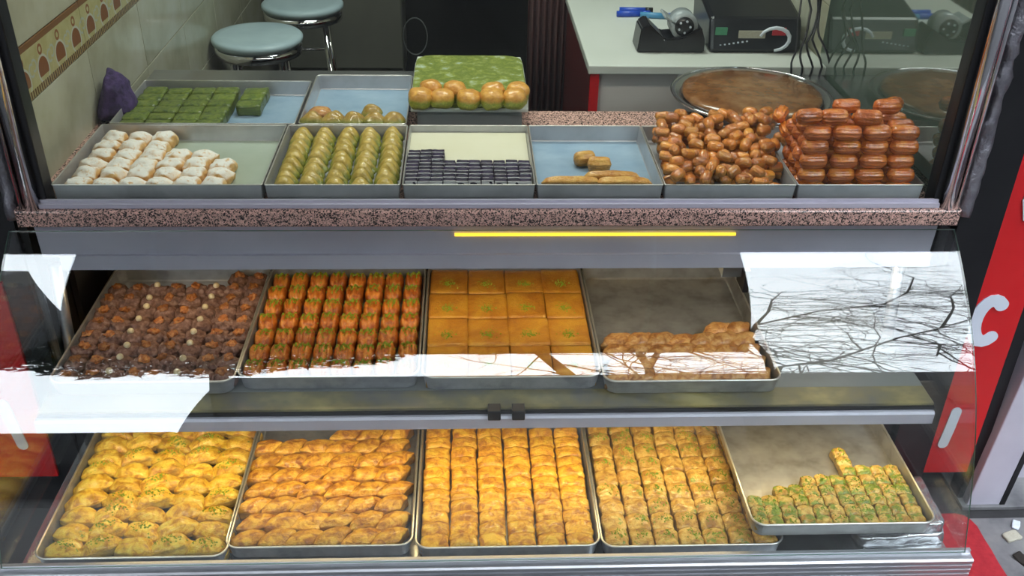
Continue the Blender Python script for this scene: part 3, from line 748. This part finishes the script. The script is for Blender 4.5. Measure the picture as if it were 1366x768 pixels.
# --- shelf tray 4: remaining slanted crescents
dg2 = [d_diag('orange_brown_baklava', .064, .052, .036, 'p_br', i+5, .5) for i in range(4)]
it = []
for r in range(5):
    for c in range(7):
        if r == 4 and c < 5: continue
        it.append((min(MT[3][0]+.044+c*.052+(r % 2)*.008, MT[3][1]-.042), .303+r*.0465, .5155, R(8), f'orange-brown slanted baklava, {place(r, c-5 if r==4 else c)}, right shelf tray', R(-6), 0))
scatter(dg2, 'orange_brown_baklava', 'baklava', 'slanted baklava left in the right shelf tray', it, seed=8, rj=.08)

# --- counter tray 1: sugared puffs
def d_puff(seed):
    return blob('sugared_puff', .056, .050, .036, 'sugar', .5, 9, lambda u, v, t, x, y, z: (x, y, z*(1-.25*u*u-.25*v*v)), .0065, 60, seed)
puf = [d_puff(i) for i in range(4)]
it = []
for r, n_ in enumerate([6, 6, 6, 5, 3, 3]):
    for c in range(n_):
        it.append((AT[0][0]+.038+c*.0575+(r % 2)*.004, .479+r*.0505, TZ+.004, 0, f'sugar dusted puff pastry, {place(r, c)}, left counter tray'))
scatter(puf, 'sugared_puff', 'pastry', 'sugar dusted puffs in the left counter tray', it, seed=9, rj=.15)
# rear left: green bars
bar = [blob('pistachio_bar', .060, .044, .030, 'pgreen', .18, 6, lambda u, v, t, x, y, z: (x, y, z*(1-.04*v*v)), .002, 60, i) for i in range(3)]
it = []
for r in range(6):
    for c in range(5):
        if c == 4 and r < 3: continue
        x = -.862+.040+c*.0625+(.012 if c == 4 else 0)
        it.append((x, .814+r*.0455, TZ+.004, 0, f'dark green pistachio bar, {place(r, c)}, rear left tray'))
scatter(bar, 'pistachio_bar', 'pastry', 'pistachio bars in the rear left tray', it, seed=10, rj=.03)
# counter tray 2: half moons
def d_moon(nm, m, seed, w=.054, d=.036, h=.040):
    return blob(nm, w, d*.68, h*1.06, m, .8, 9, lambda u, v, t, x, y, z: (x*(1-.12*max(0, t)), y+(.010*t), z*(1-.42*u*u)), .0028, 50, seed)
moons = [d_moon('half_moon_pastry', 'moon', i) for i in range(5)]
it = []
for r in range(9):
    for c in range(5):
        it.append((AT[1][0]+.035+c*.0545, .464+r*.0355, TZ+.004, 0, f'green half-moon pastry, {place(r, c)}, second counter tray', R(-14), 0))
scatter(moons, 'half_moon_pastry', 'pastry', 'green half-moon pastries in the second counter tray', it, seed=11, rj=.14)
# rear middle tray
m2 = [d_moon('brown_half_moon', 'moon2', i+9, .056, .038, .030) for i in range(3)]
it = []
for r in range(2):
    for c in range(5):
        if r == 1 and c == 0: continue
        it.append((-.411+.030+c*.050, .812+r*.036, TZ+.004+(.010 if r else 0), 0, f'greenish brown half-moon pastry, {place(r, c-(1 if r else 0))}, rear middle tray', R(-10), 0))
for c in range(5): it.append((-.411+.030+c*.050, .806, TZ+.030, 0, f'half-moon pastry lying on the front ones, {ORD[c]} from left, rear middle tray', R(-10), 0))
it.append((-.245, .93, TZ+.004, R(20), 'single flat half-moon pastry lying alone in the rear middle tray', 0, 0))
scatter(m2, 'brown_half_moon', 'pastry', 'half-moon pastries in the rear middle tray', it, seed=12, rj=.15)
add('honey_ball', blob('honey_ball', .060, .055, .036, 'p_br', .95, 9, None, .002, 50, 3), None, (-.375, .90, TZ+.004), label='single shiny honey-brown ball alone in the rear middle tray', cat='pastry')

# raised green slab with domes
gs = empty('pistachio_board', (.005, 1.02, .953), label='pale board covered with green pistachio powder behind the purple slices', cat='board')
M['gpow'] = pmat('pistachio_powder_cover', [(.42, .52, .50), (.21, .25, .05), (.12, .16, .015), (.22, .26, .04), (.40, .48, .36)], 17, .85, .5, 220, per_object=False)
add('board', blob('board', .300, .41, .012, 'white', .08, 6, None), gs, (0, .03, 0))
add('powder_cover', blob('powder_cover', .296, .400, .006, 'gpow', .25, 14, None, .002, 40, 2), gs, (0, .03, .010))
B('support_block', -.13, .13, -.19, .2, -.047, 0, 'grey_paint', gs)
domes = [blob('pistachio_dome', .059, .054, .050, 'dome', .8, 9, lambda u, v, t, x, y, z: (x, y, z), .003, 60, i) for i in range(4)]
it = []
for i, (x, y) in enumerate([(-.118, .842), (-.061, .842), (0, .842), (.06, .842), (.118, .842), (-.092, .895), (-.034, .895), (.066, .888), (.126, .888)]):
    it.append((x, y, .967, 0, f'golden-topped green dome pastry, {place(0 if i < 5 else 1, i if i < 5 else i-5)}, on the green board'))
scatter(domes, 'pistachio_dome', 'pastry', 'dome pastries on the green board', it, seed=13, rj=.2)

# counter tray 3: paper and purple slices
add('cream_paper', boxmesh('cream_paper', -.137, .141, .452, .772, TZ+.022, TZ+.026, 'parch'), label='cream paper sheet beneath the dark purple slices', cat='paper')
def slice_():
    return blob('purple_slice', .0274, .0190, .018, 'choc', .2, 4, None, .0012, 90, rd.randint(0, 99))
sl = [slice_() for _ in range(4)]; lay = boxmesh('cream_layer', -.013, .013, -.0098, -.0086, .004, .0186, 'cream')
it = []
for r in range(9):
    for c in range(10):
        if r >= 6 and c > 2: continue
        it.append((-.137+.0145+c*.0276, .462+r*.0192, TZ+.027, 0, f'dark purple filled slice, {place(r, c)}, on cream paper'))
scatter(sl, 'purple_slice', 'pastry', 'dark purple slices on cream paper', it, lambda o, me, rd_: add('cream_layer', lay, o), seed=14, rj=.03)

# fried dough
def d_cap(nm, L, r, m, seed, rid=0, n=10, bend=0):
    vs_, fs_ = [], []; nr, ns = 12, 44 if rid else 12; out = []
    for i in range(nr+1):
        t = -1+2*i/nr; x = t*L/2; k = max(0.0, 1-abs(t)**5)**.5
        for j in range(ns):
            a = 2*PI*j/ns; rr = r*k*(1+(.055*math.cos(a*rid) if rid else 0))
            p = Vector((x, rr*math.cos(a), r+rr*math.sin(a))); p.z += bend*(1-t*t)
            p += noise.noise_vector(p*45+Vector((seed*5, 0, 0)))*.0014; vs_.append(p)
    for i in range(nr):
        for j in range(ns): fs_.append((i*ns+j, i*ns+(j+1) % ns, (i+1)*ns+(j+1) % ns, (i+1)*ns+j))
    return fixn(mesh(nm, vs_, fs_, m, True))
st = [d_cap('fried_stick', .130, .0125, 'stick', i, 5, bend=.002) for i in range(3)]
it = [(.228, .486, TZ+.012, R(1), 'long orange fried stick at front left of the blue-lined tray'), (.345, .484, TZ+.012, R(-1), 'long orange fried stick at front right of the blue-lined tray'),
      (.322, .512, TZ+.014, R(-2), 'long orange fried stick lying behind two others in blue-lined tray')]
scatter(st, 'fried_stick', 'pastry', 'fried sticks in the blue-lined tray', it, seed=15, rj=.01)
add('ridged_fried_pastry', d_cap('ridged_fried_pastry', .054, .0175, 'stick', 7, 9), None, (.272, .628, TZ+.004), (0, 0, R(12)), label='short fried pastry at left of the pair in blue-lined tray', cat='pastry')
add('ridged_fried_pastry', d_cap('ridged_fried_pastry', .056, .0180, 'stick', 8, 9), None, (.302, .592, TZ+.004), (0, 0, R(-3)), label='short fried pastry at right front of pair in blue-lined tray', cat='pastry')

# counter tray 5: loose heap, settled piece by piece
small = [d_cap('fried_dough_bite', rd.uniform(.034, .046), .0124, 'fried', i, 0, bend=.002*(i % 3)) for i in range(6)]
placed = []
rh = random.Random(21); n_done = 0; tries = 0
while n_done < 215 and tries < 14000:
    tries += 1
    x = rh.uniform(.447, .748 if n_done > 90 else .70); y = rh.uniform(.474, .756)
    cap = TZ+.022+.062*max(0, (y-.44)/.33)**.8*(1 if x < .66 else 1.1)
    if x > .700 and y < .60: continue
    a = rh.uniform(0, PI); z = TZ+.004+.0
    if x > .715: z = TZ+.046
    for (px, py, pz) in placed:
        d = math.hypot(px-x, py-y)
        if d < .023: z = max(z, pz+math.sqrt(max(0, .023**2-d*d))*.95)
    if z > cap: continue
    placed.append((x, y, z)); n_done += 1
ranks = {}
for p in placed: ranks.setdefault(min(9, int((p[1]-.462)/.031)), []).append(p)
NUM = ORD+'sixteenth seventeenth eighteenth nineteenth twentieth'.split()+['twenty-'+o for o in ORD[:9]]+['thirtieth']+['thirty-'+o for o in ORD[:9]]
for rk, L in ranks.items():
    L.sort()
    for q, (x, y, z) in enumerate(L):
        add('fried_dough_bite', rh.choice(small), None, (x, y, z), (rh.uniform(-.4, .4), rh.uniform(-.35, .35), rh.uniform(0, PI)),
            label=f'small glazed fried dough bite, {NUM[q]} from left in {ORD[rk]} rank of loose heap', cat='pastry', group='loose fried dough bites in the heaped tray')

# counter tray 6: stack of ridged fried pastries
big = [d_cap('ridged_fried_roll', .064, .0165, 'fried2', i, 11) for i in range(5)]
it = []
for ry_ in range(4):
    for lv in range(5 if ry_ < 3 else 4):
        for c in range(4):
            x = .757+c*.0655+(rd.uniform(-.004, .004))-(.0 if c else .0)
            y = .470+ry_*.040+lv*.004; z = TZ+.004+lv*.0312
            it.append((x, y, z, 0, f'ridged fried roll, level {"one two three four five".split()[lv]}, {ORD[c]} column, {ORD[ry_]} rank of stack'))
for i, (x, y, z, a) in enumerate([(.735, .50, TZ+.160, 8), (.790, .50, TZ+.160, -4), (.865, .495, TZ+.158, -14), (.835, .55, TZ+.166, 4), (.925, .545, TZ+.166, 2), (.96, .60, TZ+.150, 30), (.728, .66, TZ+.105, 60), (.735, .62, TZ+.08, 80)]):
    it.append((x, y, z, R(a), ['ridged roll lying at the top left corner of the stack', 'ridged roll second from left on top of the stack', 'ridged roll tilted at the front middle top of stack', 'ridged roll at the back middle on top of stack', 'topmost ridged roll at the right back of the stack', 'ridged roll turned sideways at the right rear top of stack', 'ridged roll leaning at left rear side of the stack', 'ridged roll standing against the left side of stack'][i]))
scatter(big, 'ridged_fried_roll', 'pastry', 'ridged fried rolls stacked in the right counter tray', it, seed=16, rj=.07, jit=.002)

# round platter with cake
pl = empty('round_platter', (.757, 1.0, .93), label='large round steel platter at the right back of the counter', cat='platter')
add('plate', lathe('plate', [(.001, .002), (.17, .002), (.185, .004), (.203, .018), (.213, .019), (.213, .021), (.202, .021), (.183, .0075), (.17, .005), (.001, .005)], 'steel', 64), pl)
add('rim', tube('rim', [(.213*math.cos(a*PI/32), .213*math.sin(a*PI/32), .020) for a in range(64)], .003, 'chrome', 8, True), pl)
me = lathe('round_cake', [(.001, 0), (.176, 0), (.184, .006), (.187, .014), (.180, .021), (.150, .024), (.10, .026), (.05, .026), (.001, .026)], 'cake', 72)
for v in me.vertices: v.co += noise.noise_vector(v.co*25)*.0025
add('round_cake', me, None, (.757, 1.0, .936), label='round glazed brown syrup cake lying on the steel platter', cat='cake')

# ------------------------------------------------------------------ smoked side panel at right of the counter
B('side_mirror_panel', 1.030, 1.036, .475, 1.285, .906, 1.94, 'side_mirror', None, label='greenish smoked mirror panel along the right tiled wall', cat='panel')

# ------------------------------------------------------------------ cashier counter and things on it
ct = empty('cashier_counter', (.69, 1.22, 0), label='white topped cashier counter behind the round cake platter', cat='counter')
B('counter_top', -.345, .345, 0, .95, .925, .950, 'white', ct, .003)
B('front_panel', -.31, .335, .03, .05, 0, .925, 'beige', ct)
B('side_panel', -.335, -.312, .02, .93, 0, .925, 'darkred', ct)
B('corner_trim', -.338, -.312, .008, .02, 0, .925, 'red', ct)
# tape dispenser
tp = empty('tape_dispenser', (.60, 1.34, .951), label='black desk tape dispenser with a cloudy roll on the white counter', cat='tape dispenser')
bm = bmesh.new()
prof = [(-.10, 0), (.10, 0), (.10, .035), (.085, .075), (.03, .045), (-.02, .04), (-.07, .085), (-.092, .07)]
vs_ = [bm.verts.new((x, y, z)) for y in (0, .10) for x, z in prof]; k = len(prof)
bm.faces.new(vs_[:k]); bm.faces.new(vs_[k:][::-1])
for i in range(k): bm.faces.new((vs_[i], vs_[k+i], vs_[k+(i+1) % k], vs_[(i+1) % k]))
bmesh.ops.recalc_face_normals(bm, faces=bm.faces); bmesh.ops.bevel(bm, geom=bm.edges[:], offset=.004, segments=2, affect='EDGES')
add('body', from_bm('body', bm, 'plastic'), tp)
rl = add('tape_roll', lathe('tape_roll', [(.018, -.03), (.04, -.03), (.04, .03), (.018, .03)], 'clear', 32), tp, (.035, .04, .075), (R(90), 0, 0))
add('roll_core', lathe('roll_core', [(.004, -.034), (.028, -.034), (.028, .034), (.004, .034)], 'plastic', 24), rl)
sp_ = lathe('spoke_hole', [(.001, 0), (.0035, 0), (.0035, .002), (.001, .002)], 'letter', 10)
for a in range(5): add('spoke_hole', sp_, rl, (.017*math.cos(a*1.2), .017*math.sin(a*1.2), .0345))
B('clear_shield', -.075, .015, .01, .09, .07, .078, 'clear', tp, .002).rotation_euler = (0, R(32), 0)
B('cutter_blade', -.09, -.04, .02, .08, .046, .049, 'chrome', tp)
# card terminal
cr = empty('card_terminal', (.845, 1.34, .951), label='wide black card terminal with small stickers beside the tape dispenser', cat='terminal')
bm = bmesh.new(); box(bm, -.13, .145, 0, .26, 0, .09, .012)
for v in bm.verts:
    if v.co.z > .04: v.co.y += .03; v.co.z += .05*(v.co.y)/.26
add('body', from_bm('body', bm, 'plastic'), cr)
for nm, x0, x1, z0, m in (('green_sticker', -.115, -.08, .085, 'glabel'), ('paper_label', -.045, .035, .076, 'paper'), ('red_sticker', .055, .095, .085, 'rlabel')):
    p_ = B(nm, x0, x1, -.002, 0, 0, .02, m, cr, location=None) if False else add(nm, boxmesh(nm, x0, x1, .012, .016, z0-.035, z0-.013, m), cr)
for i in range(7): add('key_mark', boxmesh('key_mark', 0, .005, .004, .0075, 0, .004, 'letter'), cr, (-.10+i*.013, 0, .020+.002*i))
add('paper_curl', tube('paper_curl', [(.06+.045*math.cos(a), .0, .042+.034*math.sin(a)) for a in [R(165-i*25) for i in range(11)]], [.004+.002*math.sin(i*.3) for i in range(11)], 'letter', 8), cr)
for i, (y, x) in enumerate(((1.72, .545), (1.76, .56), (1.70, .62))):
    o = add('marker_pen', tube('marker_pen', [(-.055, 0, .008), (.0, 0, .008), (.03, 0, .008)], .010, 'blue' if i < 2 else 'lblue', 12), None, (x, y, .951), (0, 0, R(4-6*i)),
            label=['thick blue marker pen nearest on the white counter', 'thin blue marker pen lying behind the thick one', 'light blue marker pen beside the tape dispenser'][i], cat='pen')
    add('cap', tube('cap', [(.03, 0, .008), (.055, 0, .008)], .0105, 'plastic' if i == 1 else 'blue', 12), o)
# cables down the right end of the counter
for i in range(5):
    x = .945+i*.016
    pts = [(x-.02*math.sin(i*2), 1.33-.02*i, 1.20), (x+.02*math.sin(i), 1.27, 1.10), (x-.015, 1.22, 1.0+.01*i), (x-.02+.012*i, 1.205, .955), (x-.03+.016*i, 1.195, .90), (x-.035+.02*i, 1.20, .80)]
    Q = []
    for j in range(len(pts)-1):
        for s in range(4): Q.append(Vector(pts[j]).lerp(Vector(pts[j+1]), s/4)+Vector((.004*math.sin(j*4+s+i), 0, 0)))
    add('power_cable', tube('power_cable', Q, .0032, 'plastic', 6), None, label=f'thin black cable over the counter end, {ORD[i]} of five from left', cat='cable', group='black cables at the counter end')

# purple cloth
me = blob('purple_cloth', .075, .12, .11, 'purple', .7, 14, lambda u, v, t, x, y, z: (x*(1-.25*t), y*(1-.3*t), z), .022, 18, 5)
add('purple_cloth', me, None, (-.888, .94, .906), label='crumpled violet cloth bundle between tiled wall and rear left tray', cat='cloth')

# stools
def stool(x, y, zs, label):
    s = empty('bar_stool', (x, y, 0), label=label, cat='stool', group='round bar stools at the back left')
    add('seat', lathe('seat', [(.001, zs-.035), (.150, zs-.035), (.162, zs-.022), (.163, zs-.010), (.155, zs-.002), (.13, zs), (.001, zs+.001)], 'seat', 40), s)
    add('seat_ring', lathe('seat_ring', [(.14, zs-.068), (.156, zs-.068), (.157, zs-.036), (.14, zs-.036)], 'chrome', 40), s)
    for k in range(4):
        a = PI/4+k*PI/2+.1; c, q = math.cos(a), math.sin(a)
        add('leg', tube('leg', [(.115*c, .115*q, zs-.05), (.19*c, .19*q, .005)], .0125, 'chrome', 12), s)
    add('foot_ring', tube('foot_ring', [(.165*math.cos(a*PI/16), .165*math.sin(a*PI/16), .25) for a in range(32)], .008, 'chrome', 8, True), s)
    add('stretcher', tube('stretcher', [(-.09, 0, zs-.2), (.09, .02, zs-.2)], .007, 'chrome', 8), s)
stool(-.760, 2.06, .78, 'round bar stool with pale blue seat, nearest the tiled wall')
stool(-.660, 2.50, .78, 'round bar stool standing behind the nearer pale blue one')

# dark back of the shop
fr = empty('refrigerator', (-.46, 2.95, 0), label='dull grey refrigerator at the back behind the stools', cat='refrigerator')
B('body', -.38, .165, .02, .3, 0.3, 1.9, 'fridge', fr, .004); B('door', -.378, .163, 0, .02, .35, 1.88, 'fridge', fr, .004); B('handle', .12, .135, -.03, 0, .9, 1.3, 'steel', fr, .003)
B('base', -.37, .155, .03, .3, 0, .3, 'dark', fr)
B('back_cabinet', -.10, .23, 3.05, 3.28, .66, .78, 'fridge', None, .004, label='dim grey cabinet edge at the dark back wall', cat='cabinet')
add('wire_hoop', tube('wire_hoop', [(.055*math.cos(a*PI/16), 0, .085*math.sin(a*PI/16)) for a in range(32)], .0025, 'grey_paint', 6, True), None, (-.238, 2.96, .50), label='thin wire hoop hanging beside the grey refrigerator', cat='hoop')
me = []
vs_, fs_ = [], []
for i in range(61):
    x = .215+.0026*i; y = 1.98+.012*math.sin(i*.75)
    vs_ += [(x, y, .1), (x, y, 2.4), (x, y+.004, 2.4), (x, y+.004, .1)]
for i in range(60):
    b = i*4
    for q in range(4): fs_.append((b+q, b+(q+1) % 4, b+4+(q+1) % 4, b+4+q))
add('curtain', fixn(mesh('curtain', vs_, fs_, 'wood', True)), None, label='brownish pleated curtain hanging left of the cashier counter', cat='curtain')

# ------------------------------------------------------------------ signs and pavement edge
def stroke(name, pts, w, m='letter', t=.003):
    """flat letter stroke with round ends in the x-z plane"""
    P = [Vector((p[0], p[1])) for p in pts]; L_, R_ = [], []
    for i, p in enumerate(P):
        d = (P[min(i+1, len(P)-1)]-P[max(i-1, 0)]).normalized(); n_ = Vector((-d.y, d.x)); L_.append(p+n_*w); R_.append(p-n_*w)
    d0 = (P[1]-P[0]).normalized(); d1 = (P[-1]-P[-2]).normalized()
    def fan(c, d, sgn): return [c+(Vector((-d.y, d.x))*math.cos(a)+d*math.sin(a)*sgn)*w for a in [PI*k/10 for k in range(11)]]
    bm = bmesh.new()
    def poly(Q):
        f = bm.faces.new([bm.verts.new((p.x, 0, p.y)) for p in Q]); r = bmesh.ops.extrude_face_region(bm, geom=[f]); bmesh.ops.translate(bm, vec=(0, t, 0), verts=[v for v in r['geom'] if isinstance(v, bmesh.types.BMVert)])
    for i in range(len(P)-1): poly([L_[i], L_[i+1], R_[i+1], R_[i]])
    poly(fan(P[-1], d1, 1)); poly(fan(P[0], d0, -1))
    bmesh.ops.recalc_face_normals(bm, faces=bm.faces); return from_bm(name, bm, m)
sg = empty('red_shop_sign', (1.26, .445, 0), label='tall glossy red sign with white letters right of the window', cat='sign')
B('sign_board', -.066, .062, 0, .03, .105, 1.7, 'red', sg, .002)
B('black_edge', .062, .092, .002, .05, .0, 1.7, 'black', sg)
add('letter_c', stroke('letter_c', [(.032*math.cos(a)-.008, .588+.058*math.sin(a)) for a in [R(52+i*17) for i in range(16)]], .0165), sg, (-.008, -.004, 0))
add('letter_i', stroke('letter_i', [(-.030, .207), (-.026, .250), (-.022, .312)], .0135), sg, (0, -.004, 0))
add('letter_e', stroke('letter_e', [(-.018+.05, .86), (-.0, .87), (-.012, .91), (.0, .955), (.03, .965)], .0165), sg, (0, -.004, 0))
sl_ = empty('red_left_sign', (-1.12, .452, 0), label='red sign panel with white stroke beyond the left case end', cat='sign')
B('sign_board', -.12, .075, 0, .02, .125, .70, 'red', sl_, .002)
add('letter_i', stroke('letter_i', [(.012, .232), (.004, .29), (-.004, .36)], .0135), sl_, (0, -.004, 0))
sb = empty('aluminium_post', (1.40, .45, 0), label='leaning silver aluminium post right of the red sign', cat='post')
bm = bmesh.new(); box(bm, -.045, .045, -.03, .03, 0, 1.2, .003)
for v in bm.verts: v.co.x += -.02+.07*v.co.z
add('profile', from_bm('profile', bm, 'alu_mat'), sb)
bm = bmesh.new(); box(bm, .045, .058, -.032, .03, 0, 1.2)
for v in bm.verts: v.co.x += -.02+.07*v.co.z
add('rubber_seal', from_bm('rubber_seal', bm, 'black'), sb)
sh = empty('roller_shutter', (2.0, .535, 0), label='grey horizontal steel shutter slats behind the silver post', cat='shutter')
slat = extrude_x('slat', [(0, .004), (-.012, .012), (-.012, .085), (0, .093), (.006, .093), (.006, .004)], -.54, .6, 'alu_mat')
for i in range(9): add('slat', slat, sh, (0, 0, -.02+.1*i-.0))
pv = boxmesh('paving_slab', -.2, .2, -.15, .15, 0, .012, 'asphalt', .002)
for i, (x, y) in enumerate(((1.50, .22), (1.50, .56), (1.92, .22), (1.92, .56), (1.50, -.12), (1.92, -.12))):
    add('paving_slab', pv, bpy.data.objects['ground'], (x+.02, y-.0, 0), (0, 0, 0))
me = blob('red_carpet', .25, .60, .018, 'redcloth', .25, 14, None, .006, 14, 3)
add('red_carpet', me, None, (1.19, .07, 0.013), label='rough red carpet piece on the pavement beside the right case corner', cat='carpet')
# litter in the gutter
for i, (x, y, s, a, m) in enumerate(((1.40, .30, .03, 20, 'paper'), (1.43, .34, .02, 60, 'letter'), (1.39, .22, .028, 110, 'bark'), (1.42, .17, .022, 40, 'leaf'))):
    me = blob('litter_scrap', s*1.6, s, .006, m, .3, 6, None, .004, 60, i)
    add('litter_scrap', me, None, (x, y, .013), (0, 0, R(a)), label=['crumpled beige paper scrap on the pavement beside red cloth', 'small white paper scrap on the pavement by the silver post', 'brown scrap lying on the pavement near the frame corner', 'dark green leaf scrap on the pavement at frame edge'][i], cat='litter')

# foil packages under the raised tray
for i, (x, y, z, w, d, h) in enumerate(((.955, .14, .245, .20, .17, .030), (.95, .145, .276, .21, .16, .028))):
    me = blob('foil_package', w, d, h, 'foil', .12, 10, None, .004, 40, i)
    add('foil_package', me, None, (x, y, z), (0, 0, R(3-5*i)), label=['lower flat foil package under the raised right tray', 'upper flat foil package directly carrying the raised right tray'][i], cat='package')
